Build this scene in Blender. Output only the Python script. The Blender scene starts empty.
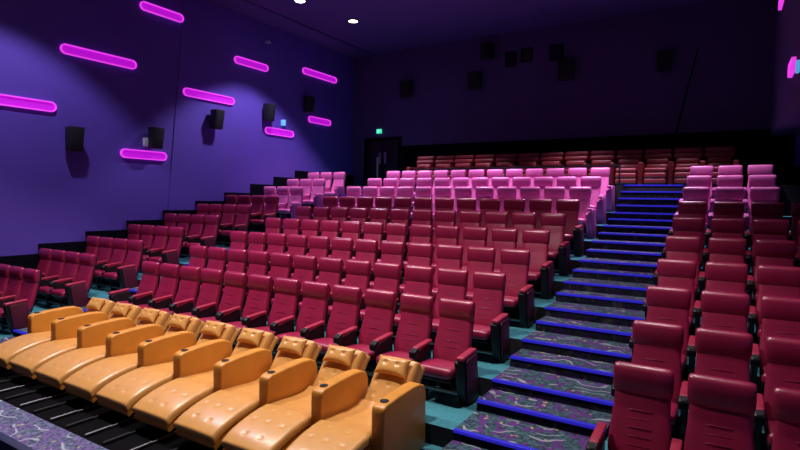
import bpy, bmesh, math, random
from mathutils import Vector, Matrix
random.seed(7)
C = bpy.context.scene.collection
PI = math.pi

# ------------------------------------------------------------------ dimensions
P = 1.05                                   # depth of one terrace
ZR = [0.0, 0.215, 0.445, 0.700, 0.968, 1.237, 1.509, 1.804, 2.085, 2.361]   # terrace heights
DZR = [0.06, 0.018, 0.015, 0, 0, 0, 0, 0, 0, 0]   # block across the stairs
Z10 = 3.05                                 # top terrace
S = 0.5735                                 # seat pitch
XW_L, XW_R, Y_REAR, Z_CEIL = -10.76, 4.08, 14.0, 8.35
Y_FRONT = -9.0
A0, A1 = 0.277, 1.66                       # aisle with the stairs, between centre and right block
B0, B1 = -8.29, -6.97                      # aisle between left and centre block
IST = 0.61                                 # start of the intermediate step in a terrace

# ------------------------------------------------------------------ materials
def mat(name, col, rough=0.5, metal=0.0, emit=None, es=1.0, var=0.12, nscale=6.0, bump=0.0, bscale=80.0, spec=0.5, coat=0.0):
    m = bpy.data.materials.new(name); m.use_nodes = True
    nt = m.node_tree; b = nt.nodes['Principled BSDF']
    b.inputs['Roughness'].default_value = rough; b.inputs['Metallic'].default_value = metal
    b.inputs['Specular IOR Level'].default_value = spec
    b.inputs['Coat Weight'].default_value = coat
    b.inputs['Coat Roughness'].default_value = 0.25
    tc = nt.nodes.new('ShaderNodeTexCoord')
    n = nt.nodes.new('ShaderNodeTexNoise'); n.inputs['Scale'].default_value = nscale; n.inputs['Detail'].default_value = 4
    nt.links.new(tc.outputs['Object'], n.inputs['Vector'])
    r = nt.nodes.new('ShaderNodeValToRGB')
    c = list(col)
    r.color_ramp.elements[0].position = 0.3; r.color_ramp.elements[1].position = 0.7
    r.color_ramp.elements[0].color = [x*(1-var) for x in c]+[1]
    r.color_ramp.elements[1].color = [min(1, x*(1+var)) for x in c]+[1]
    nt.links.new(n.outputs['Fac'], r.inputs['Fac'])
    nt.links.new(r.outputs['Color'], b.inputs['Base Color'])
    if bump:
        n2 = nt.nodes.new('ShaderNodeTexNoise'); n2.inputs['Scale'].default_value = bscale; n2.inputs['Detail'].default_value = 3
        nt.links.new(tc.outputs['Object'], n2.inputs['Vector'])
        bp = nt.nodes.new('ShaderNodeBump'); bp.inputs['Strength'].default_value = bump; bp.inputs['Distance'].default_value = 0.01
        nt.links.new(n2.outputs['Fac'], bp.inputs['Height']); nt.links.new(bp.outputs['Normal'], b.inputs['Normal'])
    if emit:
        b.inputs['Emission Color'].default_value = (*emit, 1); b.inputs['Emission Strength'].default_value = es
    return m

def carpet_mat(name, base, purple, yellow, swirl):
    m = bpy.data.materials.new(name); m.use_nodes = True
    nt = m.node_tree; b = nt.nodes['Principled BSDF']; L = nt.links.new; N = nt.nodes.new
    b.inputs['Roughness'].default_value = 0.95; b.inputs['Specular IOR Level'].default_value = 0.1
    tc = N('ShaderNodeTexCoord')
    def mixc(fac, a, bcol):
        x = N('ShaderNodeMix'); x.data_type = 'RGBA'
        L(fac, x.inputs[0])
        if isinstance(a, tuple): x.inputs[6].default_value = (*a, 1)
        else: L(a, x.inputs[6])
        if isinstance(bcol, tuple): x.inputs[7].default_value = (*bcol, 1)
        else: L(bcol, x.inputs[7])
        return x.outputs[2]
    def ramp(src, p0, p1, inv=False):
        r = N('ShaderNodeValToRGB'); e = r.color_ramp.elements
        e[0].position = p0; e[1].position = p1
        if inv: e[0].color = (1, 1, 1, 1); e[1].color = (0, 0, 0, 1)
        L(src, r.inputs['Fac']); return r.outputs['Color']
    def noise(s, d=2.0):
        n = N('ShaderNodeTexNoise'); n.inputs['Scale'].default_value = s; n.inputs['Detail'].default_value = d
        L(tc.outputs['Object'], n.inputs['Vector']); return n.outputs['Fac']
    def voro(s, feat='F1'):
        v = N('ShaderNodeTexVoronoi'); v.inputs['Scale'].default_value = s; v.feature = feat
        nz_ = N('ShaderNodeTexNoise'); nz_.inputs['Scale'].default_value = s*1.6; L(tc.outputs['Object'], nz_.inputs['Vector'])
        ad = N('ShaderNodeMix'); ad.data_type = 'RGBA'; ad.blend_type = 'ADD'; ad.inputs[0].default_value = 0.12
        L(tc.outputs['Object'], ad.inputs[6]); L(nz_.outputs['Color'], ad.inputs[7]); L(ad.outputs[2], v.inputs['Vector']); return v.outputs['Distance']
    c = mixc(ramp(noise(18), 0.42, 0.6), base, tuple(x*0.45 for x in base))
    c = mixc(ramp(voro(7.5), 0.40, 0.52, True), c, purple)
    c = mixc(ramp(noise(26, 1), 0.56, 0.62), c, tuple(x*0.35 for x in base))
    w = N('ShaderNodeTexWave'); w.wave_type = 'RINGS'; w.inputs['Scale'].default_value = 1.7
    w.inputs['Distortion'].default_value = 14; w.inputs['Detail'].default_value = 2; w.inputs['Detail Scale'].default_value = 1.1
    L(tc.outputs['Object'], w.inputs['Vector'])
    sw = ramp(w.outputs['Fac'], 0.90, 0.97)
    mask = ramp(noise(3.5, 1), 0.47, 0.53)
    mu = N('ShaderNodeMath'); mu.operation = 'MULTIPLY'; L(sw, mu.inputs[0]); L(mask, mu.inputs[1])
    c = mixc(mu.outputs[0], c, swirl)
    c = mixc(ramp(voro(7.3), 0.11, 0.19, True), c, yellow)
    L(c, b.inputs['Base Color'])
    return m

M = {}
M['red'] = mat('crimson_leather', (0.300, 0.0115, 0.059), 0.38, coat=0.25, bump=0.12, bscale=140)
M['headred'] = mat('crimson_headrest_leather', (0.285, 0.0115, 0.057), 0.34, coat=0.45, bump=0.10, bscale=140)
M['maroon'] = mat('maroon_panel', (0.085, 0.006, 0.022), 0.5)
M['padred'] = mat('crimson_arm_pad', (0.36, 0.020, 0.060), 0.42)
M['pink'] = mat('pink_leather', (0.74, 0.17, 0.46), 0.40, coat=0.3, bump=0.10, bscale=140)
M['pinkpanel'] = mat('pink_panel_leather', (0.50, 0.10, 0.36), 0.5)
M['black'] = mat('black_plastic', (0.008, 0.008, 0.012), 0.4, spec=0.35)
M['matte'] = mat('matte_black', (0.006, 0.006, 0.010), 0.8)
M['tan'] = mat('tan_leather', (0.67, 0.335, 0.088), 0.36, coat=0.30, bump=0.08, bscale=60, var=0.06)
M['tanside'] = mat('tan_leather_side', (0.66, 0.285, 0.040), 0.42, bump=0.08, bscale=60, var=0.06)
M['chrome'] = mat('chrome', (0.75, 0.75, 0.78), 0.22, 1.0)
M['steel'] = mat('dull_steel', (0.30, 0.31, 0.34), 0.4, 1.0)
M['rail'] = mat('grey_metal', (0.16, 0.16, 0.18), 0.5, 1.0)
M['teal'] = mat('teal_carpet', (0.055, 0.240, 0.290), 0.9, nscale=30, var=0.14, spec=0.1)
M['riser'] = mat('black_riser', (0.008, 0.008, 0.013), 0.8)
M['shadefloor'] = mat('recliner_shade_floor', (0.004, 0.004, 0.005), 0.95, spec=0.05)  # near-black colour stands in for the shade under the recliners
M['frontcarpet'] = carpet_mat('lit_patterned_carpet', (0.150, 0.180, 0.290), (0.150, 0.105, 0.270), (0.34, 0.33, 0.24), (0.36, 0.38, 0.48))  # lit copy of the stair carpet, stronger cool light put into its colours
M['stair'] = carpet_mat('patterned_carpet', (0.065, 0.130, 0.160), (0.105, 0.038, 0.190), (0.40, 0.33, 0.11), (0.27, 0.29, 0.33))
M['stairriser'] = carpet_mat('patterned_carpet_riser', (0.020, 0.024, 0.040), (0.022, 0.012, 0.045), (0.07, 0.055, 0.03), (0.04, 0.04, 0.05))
M['strip'] = mat('blue_light_strip', (0.02, 0.02, 0.30), 0.35, emit=(0.020, 0.014, 0.50), es=0.7)
M['edge'] = mat('dark_blue_edge', (0.006, 0.012, 0.06), 0.6)
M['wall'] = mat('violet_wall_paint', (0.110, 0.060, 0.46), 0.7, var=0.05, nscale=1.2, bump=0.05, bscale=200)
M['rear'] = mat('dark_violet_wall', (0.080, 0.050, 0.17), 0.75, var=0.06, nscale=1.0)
M['ceil'] = mat('dark_violet_ceiling', (0.085, 0.055, 0.24), 0.7, var=0.1, nscale=0.8)
M['dado'] = mat('black_dado', (0.004, 0.004, 0.009), 0.95, spec=0.05)
M['lens'] = mat('magenta_diffuser', (0.4, 0.02, 0.45), 0.4, emit=(0.38, 0.004, 0.50), es=1.0)
M['rim'] = mat('magenta_lit_rim', (0.6, 0.1, 0.6), 0.4, emit=(0.75, 0.05, 0.72), es=1.0)
M['speaker'] = mat('speaker_black', (0.010, 0.012, 0.018), 0.6)
M['grille'] = mat('speaker_grille', (0.006, 0.008, 0.012), 0.85, nscale=120, var=0.6)
M['white'] = mat('white_plastic', (0.7, 0.75, 0.8), 0.4)
M['exit'] = mat('exit_sign_green', (0.02, 0.5, 0.3), 0.4, emit=(0.04, 0.75, 0.42), es=1.0)
M['exitmark'] = mat('exit_sign_white', (0.8, 0.9, 0.85), 0.4, emit=(0.55, 1.0, 0.8), es=1.0)
M['bulbcool'] = mat('cool_lamp', (0.9, 0.95, 1), 0.3, emit=(0.62, 0.85, 1.0), es=14.0)
M['bulbwarm'] = mat('warm_lamp', (1, 0.95, 0.85), 0.3, emit=(1.0, 0.85, 0.62), es=9.0)
M['glass'] = mat('dark_port_glass', (0.010, 0.010, 0.018), 0.15)
M['screen'] = mat('glowing_fill_screen', (0.8, 0.8, 0.8), 0.9, emit=(0.85, 0.80, 1.0), es=0.03)  # weak emission added as fill from the front

# ------------------------------------------------------------------ mesh helpers
def finish(name, bm, m, parent=None, smooth=True, ang=40, loc=None):
    bmesh.ops.recalc_face_normals(bm, faces=bm.faces[:])
    me = bpy.data.meshes.new(name); bm.to_mesh(me); bm.free()
    ms = m if isinstance(m, (list, tuple)) else [m]
    for x in ms: me.materials.append(x)
    if smooth:
        me.polygons.foreach_set('use_smooth', [True]*len(me.polygons))
        me.set_sharp_from_angle(angle=math.radians(ang))
    o = bpy.data.objects.new(name, me); C.objects.link(o)
    if parent: o.parent = parent
    if loc: o.location = loc
    return o

def box(bm, c, s, bev=0.0, seg=2, rot=None):
    r = bmesh.ops.create_cube(bm, size=1.0)
    vs = r['verts']
    bmesh.ops.scale(bm, vec=s, verts=vs)
    if bev:
        es = list({e for v in vs for e in v.link_edges})
        q = bmesh.ops.bevel(bm, geom=es, offset=bev, segments=seg, profile=0.5, affect='EDGES')
        vs = list({v for f in q['faces'] for v in f.verts} | {v for v in vs if v.is_valid})
    if rot: bmesh.ops.rotate(bm, cent=(0, 0, 0), matrix=rot, verts=vs)
    bmesh.ops.translate(bm, vec=c, verts=vs)
    return vs

def lohi(bm, lo, hi, bev=0.0, seg=2):
    return box(bm, [(a+b)/2 for a, b in zip(lo, hi)], [b-a for a, b in zip(lo, hi)], bev, seg)

def prism_x(bm, pts, x0, x1, bev=0.0, seg=2):
    """polygon of (y, z) extruded along x"""
    a = [bm.verts.new((x0, y, z)) for y, z in pts]; b = [bm.verts.new((x1, y, z)) for y, z in pts]
    n = len(pts); fs = [bm.faces.new(a), bm.faces.new(b[::-1])]
    for i in range(n): fs.append(bm.faces.new((a[i], b[i], b[(i+1) % n], a[(i+1) % n])))
    if bev:
        bmesh.ops.recalc_face_normals(bm, faces=fs)
        es = list({e for f in fs for e in f.edges})
        bmesh.ops.bevel(bm, geom=es, offset=bev, segments=seg, profile=0.5, affect='EDGES')

def cyl(bm, c, r, h, axis='Z', seg=24, r2=None):
    q = bmesh.ops.create_cone(bm, cap_ends=True, segments=seg, radius1=r, radius2=r if r2 is None else r2, depth=h)
    if axis == 'Y': bmesh.ops.rotate(bm, cent=(0, 0, 0), matrix=Matrix.Rotation(PI/2, 3, 'X'), verts=q['verts'])
    if axis == 'X': bmesh.ops.rotate(bm, cent=(0, 0, 0), matrix=Matrix.Rotation(PI/2, 3, 'Y'), verts=q['verts'])
    bmesh.ops.translate(bm, vec=c, verts=q['verts'])

def tube(bm, pts, r, seg=10):
    rings = []
    for i, p in enumerate(pts):
        p = Vector(p); a = Vector(pts[max(0, i-1)]); b = Vector(pts[min(len(pts)-1, i+1)])
        d = (b-a).normalized(); u = d.orthogonal().normalized(); v = d.cross(u)
        rings.append([bm.verts.new(p+r*(math.cos(t)*u+math.sin(t)*v)) for t in [2*PI*k/seg for k in range(seg)]])
    for a, b in zip(rings, rings[1:]):
        for k in range(seg): bm.faces.new((a[k], a[(k+1) % seg], b[(k+1) % seg], b[k]))
    bm.faces.new(rings[0][::-1]); bm.faces.new(rings[-1])

def sup(t, e):
    c, s = math.cos(t), math.sin(t)
    return math.copysign(abs(c)**e, c), math.copysign(abs(s)**e, s)

def loft(bm, rings, n=24, e=0.5):
    """rings: (centre y, centre z, half width, half thickness, axis angle); stacked along the back"""
    R = []
    for (y, z, hw, ht, a) in rings:
        ny, nz = -math.cos(a), math.sin(a)           # forward normal of a panel leaning back by a
        row = []
        for k in range(n):
            c, s = sup(2*PI*k/n, e)
            row.append(bm.verts.new((c*hw, y+ny*s*ht, z+nz*s*ht)))
        R.append(row)
    for a, b in zip(R, R[1:]):
        for k in range(n): bm.faces.new((a[k], a[(k+1) % n], b[(k+1) % n], b[k]))
    bm.faces.new(R[0][::-1]); bm.faces.new(R[-1])

def spline(pts, n):
    """Catmull-Rom through 2-D points, n samples by arc length"""
    P_ = [Vector((2*pts[0][0]-pts[1][0], 2*pts[0][1]-pts[1][1]))]+[Vector(p) for p in pts]+[Vector((2*pts[-1][0]-pts[-2][0], 2*pts[-1][1]-pts[-2][1]))]
    dense = []
    for i in range(1, len(P_)-2):
        for k in range(24):
            t = k/24; a, b, c, d = P_[i-1], P_[i], P_[i+1], P_[i+2]
            dense.append(0.5*((2*b)+(c-a)*t+(2*a-5*b+4*c-d)*t*t+(-a+3*b-3*c+d)*t**3))
    dense.append(P_[-2])
    acc = [0]
    for a, b in zip(dense, dense[1:]): acc.append(acc[-1]+(b-a).length)
    out = []; j = 0
    for i in range(n):
        s = acc[-1]*i/(n-1)
        while j < len(acc)-2 and acc[j+1] < s: j += 1
        t = (s-acc[j])/max(1e-9, acc[j+1]-acc[j]); out.append(dense[j].lerp(dense[j+1], min(1, t)))
    return out

def slab(bm, pts, hw, thick, dips=(), n=40, m=28, crown=0.012, edge=0.025, depth=0.012, dr=0.034, ends=(True, True)):
    """upholstered slab following a (y, z) curve; dips are (u metres, x) tufts"""
    c = spline(pts, n); top = []; bot = []
    acc = [0]
    for a, b in zip(c, c[1:]): acc.append(acc[-1]+(b-a).length)
    Lc = acc[-1]
    for i, p in enumerate(c):
        d = (c[min(n-1, i+1)]-c[max(0, i-1)]).normalized(); nrm = Vector((-d.y, d.x))
        tr, br = [], []
        u = acc[i]; eu = min(u if ends[0] else 9, Lc-u if ends[1] else 9)
        for j in range(m+1):
            x = -hw+2*hw*j/m
            ex = hw-abs(x)
            e_ = min(ex, eu)
            h = crown*(1-(x/hw)**2)
            if e_ < edge: h -= edge*(1-math.sqrt(max(0, 1-(1-e_/edge)**2)))
            for (du, dx) in dips:
                q = ((u-du)**2+(x-dx)**2)/(dr*dr)
                if q < 6: h -= depth*math.exp(-q*3)
            pt = p+nrm*h; tr.append(bm.verts.new((x, pt.x, pt.y)))
            pb = p-nrm*thick; br.append(bm.verts.new((x, pb.x, pb.y)))
        top.append(tr); bot.append(br)
    for i in range(n-1):
        for j in range(m):
            bm.faces.new((top[i][j], top[i][j+1], top[i+1][j+1], top[i+1][j]))
            bm.faces.new((bot[i][j], bot[i+1][j], bot[i+1][j+1], bot[i][j+1]))
        bm.faces.new((top[i][0], top[i+1][0], bot[i+1][0], bot[i][0]))
        bm.faces.new((top[i][m], bot[i][m], bot[i+1][m], top[i+1][m]))
    for j in range(m):
        bm.faces.new((top[0][j], bot[0][j], bot[0][j+1], top[0][j+1]))
        bm.faces.new((top[-1][j], top[-1][j+1], bot[-1][j+1], bot[-1][j]))

def empty(name, loc, label=None, cat=None, group=None):
    o = bpy.data.objects.new(name, None); C.objects.link(o); o.location = loc
    o.empty_display_size = 0.1
    tag(o, label, cat, group); return o

def tag(o, label=None, cat=None, group=None, kind=None):
    if label: o['label'] = label
    if cat: o['category'] = cat
    if group: o['group'] = group
    if kind: o['kind'] = kind
    return o

def dup(root, loc, label, group):
    r = root.copy(); C.objects.link(r); r.location = loc; r['label'] = label
    if group: r['group'] = group
    for ch in root.children:
        c = ch.copy(); C.objects.link(c); c.parent = r
        for g in ch.children:
            d = g.copy(); C.objects.link(d); d.parent = c
    return r

def struct(name, bm, m, **k):
    o = finish(name, bm, m, **k); o['kind'] = 'structure'; return o

# ------------------------------------------------------------------ room shell
bm = bmesh.new()                                                   # teal carpeted terraces
def terr(x0, x1, y0, y1, zt, zb=-0.6):
    lohi(bm, (x0, y0, zb), (x1, y1, zt))
for k in range(10):
    y1 = (k+1)*P if k < 9 else 10.70
    for x0, x1 in ((XW_L, B0), (B1, A0), (A1, XW_R)):
        terr(x0, x1, k*P if k else 0.16, y1, ZR[k]+(DZR[k] if x0 == A1 else 0))
for f in bm.faces:
    if f.normal.z < 0.5: f.material_index = 1
struct('floor_terrace', bm, [M['teal'], M['riser']], smooth=False)
bm = bmesh.new(); lohi(bm, (XW_L, 10.70, -0.6), (A0, Y_REAR, Z10)); lohi(bm, (A0, 10.92, -0.6), (A1, Y_REAR, Z10)); lohi(bm, (A1, 10.70, -0.6), (XW_R, Y_REAR, Z10))
for f in bm.faces:
    if f.normal.z < 0.5: f.material_index = 1
struct('floor_upper_landing', bm, [M['teal'], M['riser']], smooth=False)
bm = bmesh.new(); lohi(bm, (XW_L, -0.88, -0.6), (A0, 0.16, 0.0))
struct('floor_recliner_platform', bm, M['shadefloor'], smooth=False)
bm = bmesh.new(); lohi(bm, (XW_L, -1.29, -0.6), (A0, -0.88, 0.004))
lohi(bm, (A0, -1.29, -0.6), (XW_R, 0.16, 0.0))
struct('floor_front_carpet', bm, M['frontcarpet'], smooth=False)
bm = bmesh.new(); lohi(bm, (XW_L, -1.38, -0.6), (XW_R, -1.29, 0.012), 0.006)
struct('trim_front_edge', bm, M['edge'])
bm = bmesh.new(); lohi(bm, (XW_L, Y_FRONT, -0.6), (XW_R, -1.38, -0.35))
struct('floor_front', bm, M['edge'], smooth=False)

def stairs(name, x0, x1, last):
    bm = bmesh.new(); st = []
    for k in range(0, 10):
        nz = ZR[k+1] if k < 9 else Z10
        y0 = k*P if k else 0.16
        if k < 9:
            st += [(y0, k*P+IST, ZR[k]), (k*P+IST, (k+1)*P, (ZR[k]+nz)/2)]
        else:
            d = (Z10-ZR[9])/4
            st += [(9*P, 10.00, ZR[9]), (10.00, 10.24, ZR[9]+d), (10.24, 10.56, ZR[9]+2*d), (10.56, 10.92 if last else 10.70, ZR[9]+3*d)]
    if last: st.append((10.92, 11.1, Z10))
    for (y0, y1, z) in st[:-1] if last else st: lohi(bm, (x0, y0, -0.6), (x1, y1, z+0.004))
    for f in bm.faces:
        if f.normal.z < 0.5: f.material_index = 1
    o = struct(name, bm, [M['stair'], M['stairriser']], smooth=False)
    for (y0, y1, z) in st:
        if z < 0.05: continue
        b2 = bmesh.new(); lohi(b2, (x0+0.005, y0-0.012, z-0.022), (x1-0.005, y0+0.042, z+0.014), 0.006)
        n = finish('step_light_strip', b2, M['strip'], parent=o); n['label'] = 'blue lit nosing strip'
    return o
stairs('floor_stairs', A0, A1, True)
stairs('floor_aisle_stairs', B0, B1, False)

bm = bmesh.new(); lohi(bm, (XW_L-0.2, Y_FRONT, -0.6), (XW_L, Y_REAR, Z_CEIL+0.6)); struct('wall_left', bm, M['wall'], smooth=False)
bm = bmesh.new(); prism_x(bm, [(5.37, 1.5), (5.98, Z_CEIL), (Y_REAR, Z_CEIL), (Y_REAR, 1.5)], XW_L, XW_L+0.02); struct('trim_1', bm, M['wall'], smooth=False)
bm = bmesh.new(); lohi(bm, (XW_R, Y_FRONT, -0.6), (XW_R+0.2, Y_REAR, Z_CEIL+0.6)); struct('wall_right', bm, M['wall'], smooth=False)
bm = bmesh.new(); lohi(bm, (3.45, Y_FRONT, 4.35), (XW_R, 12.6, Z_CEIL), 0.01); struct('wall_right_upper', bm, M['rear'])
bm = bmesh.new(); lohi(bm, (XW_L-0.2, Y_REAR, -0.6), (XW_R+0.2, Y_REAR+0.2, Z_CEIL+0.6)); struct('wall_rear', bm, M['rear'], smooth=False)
bm = bmesh.new(); lohi(bm, (XW_L-0.2, Y_FRONT-0.2, -0.6), (XW_R+0.2, Y_FRONT, Z_CEIL+0.6)); struct('wall_front', bm, M['dado'], smooth=False)
bm = bmesh.new(); lohi(bm, (XW_L-0.2, Y_FRONT-0.2, Z_CEIL+0.06), (XW_R+0.2, Y_REAR+0.2, Z_CEIL+0.6)); struct('ceiling', bm, M['ceil'], smooth=False)
bm = bmesh.new()                                                   # dropped perimeter of the ceiling
lohi(bm, (XW_L, Y_FRONT, Z_CEIL), (XW_L+1.0, Y_REAR, Z_CEIL+0.06), 0.01)
struct('trim_ceiling_left', bm, M['ceil'])
bm = bmesh.new(); lohi(bm, (-8.35, Y_REAR-0.03, Z10), (XW_R, Y_REAR, 4.687), 0.005); struct('trim_rear_dado', bm, M['dado'])

def dado(name, x0, x1):                                            # stepped black dado along a side wall
    bm = bmesh.new()
    zs = [1.44, 1.68, 1.92, 2.18, 2.45, 2.72, 3.02, 3.30, 3.57]
    top = [(Y_FRONT, -0.5), (Y_FRONT, 0.95), (0.03, 0.95), (0.03, 1.0), (1.08, 1.0), (1.08, 1.21)]; prev = 1.21
    for i, zz in enumerate(zs):
        y = 2.13+1.05*i
        top += [(y, prev), (y, zz)]; prev = zz
    top += [(Y_REAR, prev), (Y_REAR, -0.5)]
    prism_x(bm, top, x0, x1)
    return struct(name, bm, M['dado'], smooth=False)
dado('trim_left_dado', XW_L, XW_L+0.07)
dado('trim_right_dado', XW_R-0.07, XW_R)
# leaning seam strip on the rear wall
bm = bmesh.new()
a = [(1.17, 4.687), (1.23, 4.687), (1.70, 7.10), (1.66, 7.10)]
f0 = [bm.verts.new((x, Y_REAR, z)) for x, z in a]; f1 = [bm.verts.new((x, Y_REAR-0.02, z)) for x, z in a]
bm.faces.new(f0); bm.faces.new(f1[::-1])
for i in range(4): bm.faces.new((f0[i], f1[i], f1[(i+1) % 4], f0[(i+1) % 4]))
struct('trim_rear_seam', bm, M['dado'], smooth=False)

# door in the rear wall
bm = bmesh.new()
lohi(bm, (-10.12, 13.93, Z10), (-10.00, 14.0, 5.05), 0.005); lohi(bm, (-8.50, 13.93, Z10), (-8.38, 14.0, 5.05), 0.005)
lohi(bm, (-10.12, 13.93, 4.93), (-8.38, 14.0, 5.05), 0.005)
door = struct('door_1', bm, M['dado'])
for x0, x1 in ((-10.0, -9.25), (-9.25, -8.50)):
    bm = bmesh.new(); lohi(bm, (x0+0.005, 13.95, Z10+0.005), (x1-0.005, 13.99, 4.93), 0.004)
    leaf = finish('door_leaf', bm, M['black'], parent=door)
for x0 in (-9.35, -9.10):
    bm = bmesh.new(); lohi(bm, (x0-0.05, 13.925, 4.02), (x0+0.05, 13.95, 4.46), 0.006)
    h = finish('door_plate', bm, M['steel'], parent=door); h['label'] = 'steel push plate'
# projection ports
for i, (x, z, w, h) in enumerate(((-3.98, 7.50, 0.40, 0.52), (-3.42, 7.58, 0.40, 0.46), (-2.42, 7.53, 0.44, 0.52))):
    bm = bmesh.new()
    for (xa, xb, za, zb) in ((x-w/2, x+w/2, z+h/2-0.05, z+h/2), (x-w/2, x+w/2, z-h/2, z-h/2+0.05), (x-w/2, x-w/2+0.05, z-h/2, z+h/2), (x+w/2-0.05, x+w/2, z-h/2, z+h/2)):
        lohi(bm, (xa, 13.96, za), (xb, 14.0, zb))
    o = struct('window_%d' % (i+1), bm, M['dado'], smooth=False)
    bm = bmesh.new(); lohi(bm, (x-w/2+0.05, 13.98, z-h/2+0.05), (x+w/2-0.05, 13.995, z+h/2-0.05)); finish('window_pane', bm, M['glass'], parent=o, smooth=False)

# ------------------------------------------------------------------ cinema seats (origin: terrace front, seat centre)
def ang(t): return math.radians(17.5 if t < 0.5 else max(5.0, 17.5-12.5*(t-0.5)/0.3))
def backpt(t):
    pts = ((0.0, 0.930, 0.345), (0.45, 1.046, 0.680), (0.68, 1.096, 0.855), (0.85, 1.118, 1.002), (1.03, 1.130, 1.132))
    for (a, ya, za), (b, yb, zb) in zip(pts, pts[1:]):
        if t <= b or b == 1.03:
            q = (t-a)/(b-a); return ya+(yb-ya)*q, za+(zb-za)*q
def make_meshes(kind):
    """parts of one seat as (name, mesh object factory)"""
    q = {}
    lea = M['red'] if kind == 'red' else M['pink']; hd = M['headred'] if kind == 'red' else M['pink']
    pad = M['padred'] if kind == 'red' else M['pink']
    # backrest
    bm = bmesh.new()
    prof = [(0.0, 0.215, 0.030), (0.04, 0.235, 0.048), (0.15, 0.245, 0.056), (0.32, 0.240, 0.054), (0.5, 0.228, 0.050), (0.60, 0.221, 0.049), (0.70, 0.220, 0.049), (0.745, 0.21, 0.040), (0.78, 0.20, 0.02)]
    loft(bm, [(*backpt(t), hw, ht, ang(t)) for t, hw, ht in prof], e=0.42)
    for t in (0.18, 0.27, 0.36, 0.45, 0.54):                        # stitched lumbar pleats
        y, z = backpt(t); ht = 0.048 if t > 0.4 else 0.053
        a = ang(t); y -= math.cos(a)*ht; z += math.sin(a)*ht
        tube(bm, [(-0.095, y+0.003, z), (-0.085, y-0.003, z+0.001), (0, y-0.004, z+0.002), (0.085, y-0.003, z+0.001), (0.095, y+0.003, z)], 0.0032, 6)
    q['backrest'] = finish('backrest', bm, lea, ang=60)
    bm = bmesh.new()
    hp = [(0.705, 0.205, 0.030, 0.0), (0.713, 0.221, 0.046, 0.001), (0.735, 0.230, 0.051, 0.004), (0.78, 0.236, 0.058, 0.012), (0.86, 0.238, 0.062, 0.018), (0.95, 0.238, 0.060, 0.020), (0.99, 0.236, 0.050, 0.018), (1.015, 0.228, 0.034, 0.016), (1.026, 0.200, 0.016, 0.014), (1.029, 0.18, 0.005, 0.013)]
    rr = []
    for t, hw, ht, fo in hp:
        y, z = backpt(t); a = ang(t); rr.append((y-math.cos(a)*fo, z+math.sin(a)*fo, hw, ht, a))
    loft(bm, rr, e=0.40)
    q['headrest'] = finish('headrest', bm, hd, ang=60)
    # black shell behind the back
    bm = bmesh.new()
    sh = [(0.03, 0.20, 0.012), (0.05, 0.215, 0.016), (0.5, 0.216, 0.016), (0.90, 0.214, 0.016), (0.95, 0.20, 0.010)]
    rr = []
    for t, hw, ht in sh:
        y, z = backpt(t); a = ang(t); rr.append((y+math.cos(a)*0.062, z-math.sin(a)*0.062, hw, ht, a))
    loft(bm, rr, e=0.4)
    q['back_shell'] = finish('back_shell', bm, M['black'] if kind == 'red' else M['pinkpanel'], ang=60)
    # cushion
    bm = bmesh.new()
    cp = [(0.485, 0.372, 0.195, 0.030, PI/2), (0.495, 0.372, 0.222, 0.055, PI/2), (0.53, 0.375, 0.232, 0.066, PI/2), (0.62, 0.374, 0.235, 0.068, PI/2), (0.80, 0.360, 0.235, 0.066, PI/2), (0.94, 0.345, 0.228, 0.060, PI/2), (0.97, 0.342, 0.21, 0.04, PI/2)]
    loft(bm, cp, e=0.42)
    q['seat_cushion'] = finish('seat_cushion', bm, lea, ang=60)
    bm = bmesh.new(); lohi(bm, (-0.22, 0.53, 0.262), (0.22, 0.93, 0.302), 0.012)
    q['seat_pan'] = finish('seat_pan', bm, M['black'])
    bm = bmesh.new(); lohi(bm, (-0.26, 0.70, 0.075), (0.26, 0.74, 0.115), 0.01)
    q['support_bar'] = finish('support_bar', bm, M['steel'])
    # armrest between seats: pad with a cup holder, and its standard
    bm = bmesh.new()
    prism_x(bm, [(0.57, 0.545), (0.94, 0.590), (0.945, 0.628), (0.56, 0.600)], -0.040, 0.040, 0.016, 3)
    q['armrest'] = finish('armrest', bm, pad)
    bm = bmesh.new()
    prism_x(bm, [(0.500, 0.475), (0.600, 0.490), (0.600, 0.590), (0.565, 0.598), (0.490, 0.560)], -0.046, 0.046, 0.018, 3)
    q['cup_holder'] = finish('cup_holder', bm, M['black'] if kind == 'red' else M['pinkpanel'])
    bm = bmesh.new()
    q_ = bmesh.ops.create_cone(bm, cap_ends=True, segments=20, radius1=0.030, radius2=0.030, depth=0.008, matrix=Matrix.Translation((0, 0.525, 0.580)) @ Matrix.Rotation(math.radians(27), 4, 'X'))
    q['cup_ring'] = finish('cup_ring', bm, M['matte'] if kind == 'red' else M['pinkpanel'])
    bm = bmesh.new()
    prism_x(bm, [(0.54, 0.50), (0.92, 0.575), (0.965, 0.30), (0.965, 0.0), (0.72, 0.0), (0.68, 0.28), (0.60, 0.42)], -0.026, 0.026, 0.008)
    q['standard'] = finish('standard', bm, M['black'] if kind == 'red' else M['pinkpanel'])
    # the wide standard that ends a row, with its outer panel (built for the +x end)
    bm = bmesh.new()
    prism_x(bm, [(0.50, 0.53), (0.57, 0.56), (0.86, 0.585), (0.955, 0.0), (0.66, 0.0), (0.59, 0.16)], -0.060, 0.05, 0.014)
    q['end_standard'] = finish('end_standard', bm, M['black'] if kind == 'red' else M['pinkpanel'])
    bm = bmesh.new()
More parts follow.
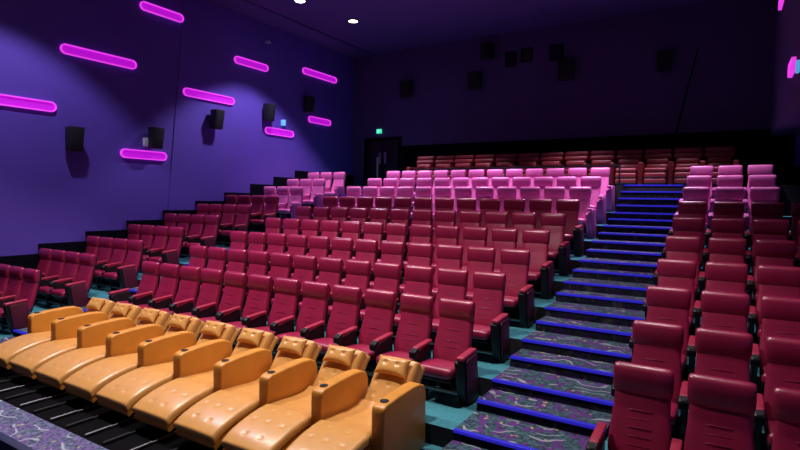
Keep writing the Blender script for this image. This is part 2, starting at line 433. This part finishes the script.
    if kind == 'red':
        prism_x(bm, [(0.565, 0.53), (0.60, 0.56), (0.85, 0.582), (0.945, 0.02), (0.67, 0.02), (0.625, 0.16)], 0.05, 0.076, 0.010)
    else:
        prism_x(bm, [(0.50, 0.56), (0.54, 0.64), (0.88, 0.64), (0.965, 0.01), (0.64, 0.01), (0.56, 0.18)], 0.03, 0.085, 0.02, 3)
    q['end_panel'] = finish('end_panel', bm, M['maroon'] if kind == 'red' else M['pinkpanel'])
    bm = bmesh.new()
    prism_x(bm, [(0.50, 0.545), (0.86, 0.583), (0.88, 0.630), (0.50, 0.600)] if kind == 'red' else [(0.49, 0.60), (0.88, 0.635), (0.88, 0.665), (0.49, 0.655)], -0.035, 0.060, 0.018, 3)
    q['end_armrest'] = finish('end_armrest', bm, pad)
    return q

ARM_X = S/2
def assemble(kind, q, left, right):
    """left/right: 'arm', 'end' or None"""
    root = empty('cinema_chair', (0, 0, 0), 'x', 'cinema seat')
    def put(o, parent=None, x=0.0, flip=False, name=None):
        c = o.copy(); C.objects.link(c); c.parent = parent or root
        c.location = (x, 0, 0)
        if flip: c.scale = (-1, 1, 1)
        if name: c.name = name
        return c
    b = put(q['backrest']); put(q['headrest'], b); put(q['back_shell'])
    put(q['seat_cushion']); put(q['seat_pan']); put(q['support_bar'])
    for side, s in ((left, -1), (right, 1)):
        x = s*ARM_X
        if side == 'arm':
            a = put(q['armrest'], x=x); put(q['cup_holder'], a); put(q['cup_ring'], a); put(q['standard'], x=x)
        elif side == 'end':
            x = s*(ARM_X+0.035)
            e = put(q['end_standard'], x=x, flip=s < 0)
            p_ = put(q['end_panel'], e)
            if kind == 'red': p_['label'] = 'maroon outer panel'
            put(q['end_armrest'], x=x, flip=s < 0, name='armrest')
    return root

protos = {}
for kind in ('red', 'pink'):
    q = make_meshes(kind)
    for key, l, r in (('mid', 'arm', None), ('right_end', 'arm', 'end'), ('left_end', 'end', None), ('wall_end', None, None)):
        protos[kind, key] = assemble(kind, q, l, r)
    for o in q.values(): bpy.data.objects.remove(o)
used = set()
def seat(kind, key, loc, label, group):
    p = protos[kind, key]
    if (kind, key) not in used:
        used.add((kind, key)); p.location = loc; p['label'] = label; p['group'] = group
        return p
    return dup(p, loc, label, group)

ORD = ['first', 'second', 'third', 'fourth', 'fifth', 'sixth', 'seventh', 'eighth', 'ninth', 'tenth', 'eleventh', 'twelfth']
ROWC = {1: 'first row behind tan recliners', 2: 'second row behind tan recliners', 3: 'third row behind tan recliners', 4: 'fourth row behind tan recliners',
        5: 'fifth row behind tan recliners', 6: 'last row before pink seats'}
PROW = {7: 'front pink row', 8: 'middle pink row', 9: 'rear pink row'}
ROWU = ['front row', 'second row up', 'third row up', 'fourth row up', 'fifth row up', 'sixth row up', 'seventh row up']
for k in range(1, 10):
    for i in range(12):
        kind = 'red' if k < 7 else 'pink'
        x = -0.232 - i*S
        key = 'right_end' if i == 0 else 'left_end' if i == 11 else 'mid'
        pos = 'at the stair end' if i == 0 else 'at the far aisle end' if i == 11 else ORD[i]+' from the stairs'
        row = ROWC[k] if k < 7 else PROW[k]
        seat(kind, key, (x, k*P, ZR[k]), '%s cinema seat, %s, centre block, %s' % ('crimson' if kind == 'red' else 'pink', pos, row),
             '%s cinema seats in the centre block' % ('crimson' if kind == 'red' else 'pink'))
for k in range(0, 10):
    for j in range(4 if k < 7 else 3):
        kind = 'red' if k < 7 else 'pink'
        n = 4 if k < 7 else 3
        row = ROWU[k] if k < 7 else PROW[k]
        # right block, across the stairs
        key = 'mid'
        pos = 'beside the stairs' if j == 0 else ORD[j]+' from the stairs'
        seat(kind, key, (1.806+0.232+j*S, k*P, ZR[k]+DZR[k]), '%s cinema seat, %s, block across the stairs, %s' % ('crimson' if kind == 'red' else 'pink', pos, row),
             '%s cinema seats across the stairs' % ('crimson' if kind == 'red' else 'pink'))
        # left block, under the wall lights
        key = 'right_end' if j == 0 else 'wall_end' if j == 3 else 'mid'
        pos = 'at the aisle end' if j == 0 else ORD[j]+' from the aisle'
        seat(kind, key, (-8.490-0.232-j*S, k*P, ZR[k]), '%s cinema seat, %s, block under purple wall lights, %s' % ('crimson' if kind == 'red' else 'pink', pos, row),
             '%s cinema seats under the wall lights' % ('crimson' if kind == 'red' else 'pink'))

for key, p in protos.items():                                      # kinds of seat that the room does not need
    if key not in used:
        for c in p.children_recursive: bpy.data.objects.remove(c)
        bpy.data.objects.remove(p)

# ------------------------------------------------------------------ tan recliners
RP = 0.725; RX = -0.04
def recl_arm_mesh(name='armrest'):
    bm = bmesh.new()
    prism_x(bm, [(0.115, 0.03), (0.115, 0.63), (0.125, 0.680), (0.18, 0.705), (0.40, 0.722), (0.66, 0.732), (0.80, 0.722), (0.88, 0.685), (0.915, 0.61), (0.925, 0.03)], -0.070, 0.070, 0.020, 3)
    return finish(name, bm, M['tanside'])
def recl_cup():
    bm = bmesh.new()
    cyl(bm, (0, 0.235, 0.709), 0.043, 0.010, seg=28)
    return finish('cup_holder', bm, M['matte'])
CUR = [(-0.495, 0.250), (-0.37, 0.322), (-0.20, 0.378), (-0.03, 0.412), (0.108, 0.425)]
SEAT = [(0.108, 0.425), (0.30, 0.412), (0.50, 0.395), (0.64, 0.400), (0.74, 0.435)]
BACK = [(0.735, 0.425), (0.82, 0.525), (0.91, 0.645), (0.99, 0.755), (1.055, 0.825), (1.09, 0.848)]
def make_recliner():
    root = empty('recliner', (0, 0, 0), 'x', 'recliner', 'tan recliners in the front row')
    hw = 0.308
    bm = bmesh.new(); slab(bm, CUR, hw, 0.075, [(0.16, -0.10), (0.16, 0.10), (0.36, -0.18), (0.36, 0.0), (0.36, 0.18), (0.54, -0.10), (0.54, 0.10)], ends=(True, False))
    f = finish('footrest', bm, M['tan'], root, ang=75)
    bm = bmesh.new(); slab(bm, [(-0.475, 0.170), (-0.35, 0.242), (-0.18, 0.298), (-0.02, 0.332), (0.10, 0.345)], hw-0.008, 0.075, crown=0.0, edge=0.02, n=24, m=12)
    finish('footrest_base', bm, M['tanside'], f, ang=60)
    bm = bmesh.new(); slab(bm, SEAT, hw-0.022, 0.16, [(0.14, -0.12), (0.14, 0.12), (0.32, -0.2), (0.32, 0.0), (0.32, 0.2)], ends=(False, False))
    finish('seat_cushion', bm, M['tan'], root, ang=75)
    bm = bmesh.new(); slab(bm, BACK, 0.250, 0.085, [(0.10, -0.14), (0.10, 0.14), (0.22, 0.0), (0.24, -0.17), (0.24, 0.17)], crown=0.016, edge=0.04, ends=(False, True))
    bk = finish('backrest', bm, M['tan'], root, ang=75)
    bm = bmesh.new(); slab(bm, [(0.80, 0.39), (0.885, 0.49), (0.975, 0.605), (1.05, 0.71), (1.11, 0.775), (1.15, 0.800)], 0.268, 0.075, crown=0.01, edge=0.04, n=24, m=12)
    finish('back_cover', bm, M['tan'], bk, ang=75)
    bm = bmesh.new(); lohi(bm, (-0.27, 0.12, 0.015), (0.27, 0.86, 0.25), 0.01)
    finish('base', bm, M['matte'], root)
    for xx in (0.195, -0.195):
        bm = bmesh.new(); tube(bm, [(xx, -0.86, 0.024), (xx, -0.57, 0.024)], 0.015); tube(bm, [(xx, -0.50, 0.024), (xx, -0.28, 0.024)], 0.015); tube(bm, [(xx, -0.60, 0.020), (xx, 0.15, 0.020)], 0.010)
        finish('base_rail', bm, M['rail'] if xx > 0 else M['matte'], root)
    bm = bmesh.new(); tube(bm, [(-0.2, -0.10, 0.30), (-0.2, 0.0, 0.16), (-0.2, 0.20, 0.10)], 0.012); tube(bm, [(0.2, -0.10, 0.30), (0.2, 0.0, 0.16), (0.2, 0.20, 0.10)], 0.012)
    finish('footrest_linkage', bm, M['steel'], root)
    a = recl_arm_mesh(); a.parent = root; a.location = (RP/2, 0, 0)
    c = recl_cup(); c.parent = a
    return root
def pillow_mesh():
    bm = bmesh.new(); n = 22
    hx, hz = 0.20, 0.105
    front, back = [], []
    for i in range(n+1):
        fr, bk = [], []
        for j in range(n+1):
            u = -1+2*i/n; v = -1+2*j/n
            px = 1-0.10*(1-u*u)*abs(v)**2*1.0; 
            x = u*hx*(1-0.09*(1-v*v)); z = v*hz*(1-0.16*(1-u*u))
            t = 0.046*max(0, (1-u**4)*(1-v**4))**0.55
            for (du, dv) in ((-0.42, 0.25), (0.42, 0.25)):
                t -= 0.020*math.exp(-(((u-du)*hx)**2+((v-dv)*hz)**2)/0.0006)
            e = 0.004
            fr.append(bm.verts.new((x, -t-e, z))); bk.append(bm.verts.new((x, max(0, t)*0.45+e, z)))
        front.append(fr); back.append(bk)
    for i in range(n):
        for j in range(n):
            bm.faces.new((front[i][j], front[i+1][j], front[i+1][j+1], front[i][j+1]))
            bm.faces.new((back[i][j], back[i][j+1], back[i+1][j+1], back[i+1][j]))
        bm.faces.new((front[i][0], back[i][0], back[i+1][0], front[i+1][0])); bm.faces.new((front[i][n], front[i+1][n], back[i+1][n], back[i][n]))
        bm.faces.new((front[0][i], front[0][i+1], back[0][i+1], back[0][i])); bm.faces.new((front[n][i], back[n][i], back[n][i+1], front[n][i+1]))
    for du in (-0.42, 0.42):
        bmesh.ops.create_uvsphere(bm, u_segments=10, v_segments=6, radius=0.012, matrix=Matrix.Translation((du*hx*0.93, -0.026, 0.25*hz*0.9)))
    return bm
rec = make_recliner()
pil = finish('recliner_pillow', pillow_mesh(), M['tan'], ang=80)
tag(pil, 'x', 'pillow', 'pillows on the tan recliners')
pil.rotation_euler = (math.radians(-37), 0, 0)
rl = lambda j: 'at the stair end' if j == 0 else 'farthest from the stairs' if j == 8 else ORD[j]+' from the stairs'
for j in range(9):
    x = RX - RP*(j+0.5)
    lab = 'tan leather recliner with raised footrest, %s in the front row' % rl(j)
    if j == 0: rec.location = (x, 0, 0); rec['label'] = lab; r = rec
    else: r = dup(rec, (x, 0, 0), lab, rec['group'])
    pl = pil if j == 0 else pil.copy()
    if j: C.objects.link(pl)
    pl.location = (x-0.01, 0.953, 0.780)
    pl['label'] = 'tan buttoned leather pillow on the recliner %s' % rl(j)
    if j == 8:
        a = recl_arm_mesh(); a.parent = r; a.location = (-RP/2, 0, 0)
        c = recl_cup(); c.parent = a

# ------------------------------------------------------------------ red recliners on the top terrace
BR = 0.716
def make_back_recliner():
    root = empty('red_recliner', (0, 0, 0), 'x', 'recliner', 'dark red recliners on the top row')
    bm = bmesh.new()
    for (y, z, hh, d) in ((12.08, 0.94, 0.075, 0.11), (12.02, 0.80, 0.075, 0.12)):
        box(bm, (0, y-11.4, z), (0.685, 2*d, 2*hh), 0.06, 4, Matrix.Rotation(math.radians(-12), 3, 'X'))
    hdr = bm
    b2 = bmesh.new()
    for (y, z, hh, d) in ((11.96, 0.655, 0.08, 0.13), (11.90, 0.51, 0.075, 0.13)):
        box(b2, (0, y-11.4, z), (0.56, 2*d, 2*hh), 0.055, 4, Matrix.Rotation(math.radians(-12), 3, 'X'))
    b = finish('backrest', b2, M['maroonlea'], root); finish('headrest', hdr, M['maroonlea'], b)
    bm = bmesh.new(); lohi(bm, (-0.27, 0.0, 0.36), (0.27, 0.50, 0.48), 0.05, 4); finish('seat_cushion', bm, M['maroonlea'], root)
    bm = bmesh.new(); lohi(bm, (-0.27, -0.03, 0.20), (0.27, 0.08, 0.35), 0.045, 4); lohi(bm, (-0.27, -0.02, 0.05), (0.27, 0.08, 0.20), 0.045, 4); finish('footrest', bm, M['maroonlea'], root)
    bm = bmesh.new(); lohi(bm, (-0.26, 0.06, 0.0), (0.26, 0.72, 0.34), 0.01); finish('base', bm, M['matte'], root)
    bm = bmesh.new(); lohi(bm, (-BR/2-0.065, 0.0, 0.0), (-BR/2+0.065, 0.66, 0.64), 0.04, 4); finish('armrest', bm, M['maroonlea'], root)
    return root
M['maroonlea'] = mat('maroon_leather', (0.20, 0.018, 0.022), 0.42, bump=0.1, bscale=100)
br = make_back_recliner()
for j in range(13):
    x = 2.735-BR*(j+0.5)
    p_ = 'behind the block across the stairs, nearest the bare wall' if j == 0 else 'at the door end of the top row' if j == 12 else ORD[j]+' from the bare wall end, top row'
    lab = 'dark red recliner with roll headrest, %s' % p_
    if j == 0: br.location = (x, 11.5, Z10); br['label'] = lab; r = br
    else: r = dup(br, (x, 11.5, Z10), lab, br['group'])
    if j == 0:
        bm = bmesh.new(); lohi(bm, (BR/2-0.065, 0.0, 0.0), (BR/2+0.065, 0.66, 0.64), 0.04, 4); finish('armrest', bm, M['maroonlea'], r)

# railing before the top row
rail = empty('railing', (-5.95, 10.78, Z10), 'black metal railing between the pink seats and the top row', 'railing')
bm = bmesh.new(); lohi(bm, (0, -0.02, 0.47), (6.17, 0.02, 0.52), 0.008); finish('top_rail', bm, M['black'], rail)
for i in range(5):
    bm = bmesh.new(); x = 6.15*i/4; lohi(bm, (x-0.02, -0.02, 0.0), (x+0.02, 0.02, 0.47), 0.006); finish('post', bm, M['black'], rail)

post = empty('handrail_post', (-7.46, 11.0, Z10), 'short grey metal post at the head of the far aisle before the door', 'post')
bm = bmesh.new(); tube(bm, [(0, 0, 0.012), (0, 0, 0.95)], 0.03, 14); finish('post_tube', bm, M['steel'], post)
bm = bmesh.new(); cyl(bm, (0, 0, 0.006), 0.075, 0.012); finish('base_plate', bm, M['steel'], post)

# ------------------------------------------------------------------ wall lights
def wall_light(x, s, y0, y1, z, label):
    """stadium-shaped fitting on a side wall; s = direction into the room"""
    rt = empty('wall_light', (x, (y0+y1)/2, z), label, 'wall light', 'purple capsule wall lights')
    L = (y1-y0)/2-0.085
    def stad(r, n=14):
        return [(L+r*math.cos(t), r*math.sin(t)) for t in [-PI/2+PI*k/n for k in range(n+1)]] + [(-L+r*math.cos(t), r*math.sin(t)) for t in [PI/2+PI*k/n for k in range(n+1)]]
    bm = bmesh.new(); o_, i_ = stad(0.118), stad(0.094)
    n = len(o_); d = 0.06*s
    A = [bm.verts.new((0, a, b)) for a, b in o_]; B = [bm.verts.new((d, a, b)) for a, b in o_]
    C_ = [bm.verts.new((d, a, b)) for a, b in i_]; D_ = [bm.verts.new((0, a, b)) for a, b in i_]
    for i in range(n):
        j = (i+1) % n
        bm.faces.new((A[i], A[j], B[j], B[i])); bm.faces.new((B[i], B[j], C_[j], C_[i])); bm.faces.new((C_[i], C_[j], D_[j], D_[i])); bm.faces.new((D_[i], D_[j], A[j], A[i]))
    o = finish('frame', bm, M['rim'], rt); o['label'] = 'glowing pink rim'
    bm = bmesh.new(); bm.faces.new([bm.verts.new((0.022*s, a, b)) for a, b in i_]); 
    g = bmesh.ops.extrude_face_region(bm, geom=bm.faces[:]); bmesh.ops.translate(bm, vec=(-0.018*s, 0, 0), verts=[v for v in g['geom'] if isinstance(v, bmesh.types.BMVert)])
    finish('diffuser', bm, M['lens'], rt)
WL = [(4.66, 5.90, 7.585, 'magenta capsule wall light nearest the ceiling in the upper tier'),
      (2.68, 4.48, 5.975, 'long magenta capsule wall light high above the front speaker'),
      (0.75, 2.51, 4.58, 'magenta capsule wall light lowest before the front speaker'),
      (4.10, 5.35, 3.665, 'magenta capsule wall light lowest on the wall under a speaker'),
      (5.94, 7.70, 5.565, 'long magenta capsule wall light directly above the third speaker'),
      (7.78, 9.14, 6.895, 'magenta capsule wall light under the small white camera'),
      (10.91, 12.80, 7.22, 'magenta capsule wall light high up nearest the rear wall'),
      (9.09, 10.39, 4.845, 'magenta capsule wall light beneath the fourth speaker'),
      (11.25, 12.46, 5.515, 'magenta capsule wall light beneath the rearmost side speaker')]
for y0, y1, z, lab in WL: wall_light(XW_L+(0.02 if y0 > 5.9 else 0), 1, y0, y1, z, lab)
wall_light(3.45, -1, 9.7, 11.0, 7.08, 'magenta capsule wall light at the top of the opposite wall')
wall_light(3.45, -1, 6.95, 7.62, 4.90, 'magenta capsule wall light lower on the opposite wall')

# ------------------------------------------------------------------ speakers
def speaker(loc, rz, w, h, d, label, group, wedge=True):
    rt = empty('wall_speaker', loc, label, 'speaker', group); rt.rotation_euler = (0, 0, rz)
    bm = bmesh.new()                                               # local: wall at y=0, front at -y
    b = 0.10 if wedge else 0.04
    pts = [(-0.10, h/2), (-d, h/2), (-d+b, -h/2), (-0.10, -h/2)]
    prism_x(bm, pts, -w/2, w/2, 0.012)
    c = finish('cabinet', bm, M['speaker'], rt)
    bm = bmesh.new(); prism_x(bm, [(-d-0.012, h/2-0.03), (-d+0.004, h/2-0.03), (-d+b*0.94+0.004, -h/2+0.03), (-d+b*0.94-0.012, -h/2+0.03)], -w/2+0.025, w/2-0.025, 0.004)
    finish('grille', bm, M['grille'], c)
    bm = bmesh.new(); lohi(bm, (-0.05, -0.11, -0.08), (0.05, 0.0, 0.08), 0.008); finish('bracket', bm, M['speaker'], rt)
SG = 'black surround speakers on the side wall'
for y, z, lab in ((2.847, 3.878, 'black wedge wall speaker nearest the front, beside a low purple light'), (4.942, 4.122, 'black wedge wall speaker above the lowest purple wall light'),
                  (6.930, 4.890, 'black wedge wall speaker under the long purple light, mid wall'), (9.054, 5.409, 'black wedge wall speaker above a purple light with a small lit box'), (11.032, 5.992, 'black wedge wall speaker high up nearest the exit door')):
    speaker((XW_L+(0.02 if y > 5.9 else 0), y, z), PI/2, 0.32, 0.56, 0.38, lab, SG)
SG2 = 'black speakers on the rear wall'
for x, z, w, h, lab in ((-8.10, 6.83, 0.46, 0.62, 'black speaker on the rear wall nearest the exit sign'), (-5.26, 6.85, 0.48, 0.60, 'black speaker on the rear wall below another speaker'),
                        (-4.80, 7.84, 0.45, 0.56, 'black speaker on the rear wall beside the projection windows, uppermost'), (-2.04, 6.90, 0.49, 0.70, 'black speaker on the rear wall below a projection window'),
                        (0.83, 6.81, 0.40, 0.58, 'black speaker on the rear wall next to the leaning seam')):
    speaker((x, Y_REAR, z), 0, w, h, 0.30, lab, SG2, False)
def wbox(name, lo, hi, m, label, cat):
    bm = bmesh.new(); lohi(bm, lo, hi, 0.01); return tag(finish(name, bm, m), label, cat)
wbox('sensor_box', (XW_L, 4.69, 3.89), (XW_L+0.10, 4.83, 4.12), M['white'], 'small white box on the side wall beside a black speaker', 'wall box')
M['bluelit'] = mat('lit_blue_box', (0.2, 0.5, 0.8), 0.4, emit=(0.10, 0.40, 0.80), es=0.8)
wbox('sensor_box', (XW_L+0.02, 9.81, 5.09), (XW_L+0.15, 9.93, 5.29), M['bluelit'], 'small pale blue lit box above a purple wall light', 'wall box')
cam_b = wbox('security_camera', (XW_L+0.02, 9.08, 7.72), (XW_L+0.22, 9.18, 7.81), M['white'], 'small white security camera high on the side wall', 'camera')
bm = bmesh.new(); cyl(bm, (XW_L+0.24, 9.13, 7.77), 0.03, 0.05, 'X'); finish('camera_lens', bm, M['black'], cam_b)
wbox('sensor_box', (3.40, 6.28, 4.62), (3.45, 6.42, 4.80), M['bluelit'], 'small pale blue lit box on the opposite wall by a purple light', 'wall box')
# exit sign
es = empty('exit_sign', (-9.42, Y_REAR, 5.31), 'small green lit exit sign above the rear door', 'sign')
bm = bmesh.new(); lohi(bm, (-0.16, -0.06, -0.11), (0.16, 0.0, 0.11), 0.008); finish('housing', bm, M['exit'], es)
es.scale = (0.72, 1.0, 0.80)
bm = bmesh.new()                                                   # running figure and arrow
for pts in ([(-0.11, -0.07), (-0.085, -0.07), (-0.04, 0.02), (-0.07, 0.03)], [(-0.03, -0.05), (-0.005, -0.07), (-0.04, 0.02), (-0.07, 0.03)],
            [(-0.08, 0.0), (-0.03, 0.0), (-0.02, 0.05), (-0.07, 0.055)], [(0.04, 0.012), (0.09, 0.012), (0.09, 0.045), (0.135, 0.0), (0.09, -0.045), (0.09, -0.012), (0.04, -0.012)]):
    bm.faces.new([bm.verts.new((x, -0.063, z)) for x, z in pts])
bmesh.ops.create_circle(bm, cap_ends=True, segments=12, radius=0.018, matrix=Matrix.Translation((-0.04, -0.063, 0.078)) @ Matrix.Rotation(PI/2, 4, 'X'))
finish('sign_symbol', bm, M['exitmark'], es, smooth=False)

# ------------------------------------------------------------------ unseen cinema screen, faint glow added as front fill
scr = empty('glowing_fill_screen', (-3.4, Y_FRONT, 1.0), 'wide unseen screen on the front wall, glow added as fill', 'screen')
bm = bmesh.new(); lohi(bm, (-5.6, 0.06, 0.0), (5.6, 0.10, 4.8)); finish('screen_surface', bm, M['screen'], scr, smooth=False)
bm = bmesh.new()
for lo, hi in (((-5.8, 0.0, -0.2), (5.8, 0.06, 0.0)), ((-5.8, 0.0, 4.8), (5.8, 0.06, 5.0)), ((-5.8, 0.0, 0.0), (-5.6, 0.06, 4.8)), ((5.6, 0.0, 0.0), (5.8, 0.06, 4.8))): lohi(bm, lo, hi)
finish('screen_frame', bm, M['matte'], scr, smooth=False)

# ------------------------------------------------------------------ lamps
def downlight(x, y, z, col, watts, cone, label, bulb, blend=0.35, r=0.15, target=None):
    rt = empty('ceiling_downlight', (x, y, z), label, 'ceiling light', 'recessed ceiling downlights')
    bm = bmesh.new()
    q = 28; ro, ri = 0.185, 0.150
    A = [bm.verts.new((ro*math.cos(2*PI*k/q), ro*math.sin(2*PI*k/q), 0)) for k in range(q)]
    B = [bm.verts.new((ro*0.97*math.cos(2*PI*k/q), ro*0.97*math.sin(2*PI*k/q), -0.03)) for k in range(q)]
    D = [bm.verts.new((ri*math.cos(2*PI*k/q), ri*math.sin(2*PI*k/q), -0.03)) for k in range(q)]
    E_ = [bm.verts.new((ri*math.cos(2*PI*k/q), ri*math.sin(2*PI*k/q), 0)) for k in range(q)]
    for k in range(q):
        j = (k+1) % q
        for a, b in ((A, B), (B, D), (D, E_), (E_, A)): bm.faces.new((a[k], a[j], b[j], b[k]))
    finish('trim_ring', bm, M['black'], rt)
    bm = bmesh.new(); cyl(bm, (0, 0, -0.012), ri*0.98, 0.02, seg=28); finish('lamp_lens', bm, bulb, rt)
    ld = bpy.data.lights.new('downlight_lamp', 'SPOT'); ld.energy = watts; ld.color = col; ld.spot_size = math.radians(cone); ld.spot_blend = blend; ld.shadow_soft_size = r
    lo = bpy.data.objects.new('downlight_lamp', ld); C.objects.link(lo); lo.location = (x, y, z-0.06)
    if target:
        d = Vector(target)-lo.location; lo.rotation_euler = d.to_track_quat('-Z', 'Y').to_euler()
    return lo
ZC = Z_CEIL+0.06
WARM, COOL, PINKISH, LILAC, BLUE = (1.0, 0.90, 0.86), (0.62, 0.72, 1.0), (1.0, 0.70, 0.86), (0.92, 0.68, 1.0), (0.45, 0.45, 1.0)
downlight(-8.38, 8.16, ZC, (0.80, 0.70, 1.0), 1200, 98, 'bright cool white ceiling downlight, the larger glare', M['bulbcool'], 0.3)
downlight(-8.07, 10.36, ZC, (1.0, 0.56, 0.80), 1150, 76, 'warm white ceiling downlight nearer the rear wall', M['bulbwarm'], 0.6)
downlight(-8.38, 1.30, ZC, (0.80, 0.70, 1.0), 900, 98, 'cool white ceiling downlight above the front of the side wall', M['bulbcool'], 0.3)
ZC2 = ZC
for x, y, w, col, cone in ((-5.6, 0.4, 1550, WARM, 92), (-2.2, 0.4, 1750, WARM, 100), (1.3, 1.6, 620, WARM, 70),  # unseen downlights, added to light the seats zone by zone
                     (-5.4, 4.2, 480, PINKISH, 84), (-1.2, 4.2, 380, PINKISH, 80), (1.3, 4.2, 330, PINKISH, 64),
                     (-4.6, 9.6, 1750, LILAC, 64), (-1.2, 9.6, 1750, LILAC, 64), (1.3, 9.6, 1500, LILAC, 58)):
    z = ZC if x < -6.2 else ZC2
    downlight(x, y, z, col, w, cone, 'added unseen ceiling downlight over the seats, %s, %s' % ('over the front rows' if y < 3 else 'over the red rows' if y < 6 else 'over the pink rows', 'by the stairs' if x > 0 else 'near the side wall' if x < -8 else 'mid room' if x > -4 else 'toward the side wall'), M['bulbwarm'])

w = bpy.data.worlds.new('World'); bpy.context.scene.world = w; w.use_nodes = True
w.node_tree.nodes['Background'].inputs['Color'].default_value = (0.02, 0.02, 0.05, 1)
w.node_tree.nodes['Background'].inputs['Strength'].default_value = 0.3

# ------------------------------------------------------------------ camera
yaw, pit, rol, F = 0.55213, -0.04701, 0.01658, 531.230
f = Vector((-math.sin(yaw)*math.cos(pit), math.cos(yaw)*math.cos(pit), math.sin(pit)))
r = Vector((math.cos(yaw), math.sin(yaw), 0)); u = r.cross(f)
r2 = math.cos(rol)*r+math.sin(rol)*u; u2 = -math.sin(rol)*r+math.cos(rol)*u
cd = bpy.data.cameras.new('camera'); cd.sensor_width = 36.0; cd.lens = 36.0*F/800.0; cd.clip_start = 0.05; cd.clip_end = 200
co = bpy.data.objects.new('camera', cd); C.objects.link(co)
mx = Matrix((r2, u2, -f)).transposed().to_4x4(); mx.translation = Vector((2.5993, -3.82774, 2.57285)); co.matrix_world = mx
sc = bpy.context.scene; sc.camera = co
sc.view_settings.view_transform = 'Standard'; sc.view_settings.look = 'None'; sc.view_settings.gamma = 1.0
sc.view_settings.use_curve_mapping = False; sc.view_settings.exposure = 0.0
try:
    sc.cycles.use_denoising = True; sc.cycles.max_bounces = 6; sc.cycles.diffuse_bounces = 4; sc.cycles.sample_clamp_indirect = 6
except Exception: pass
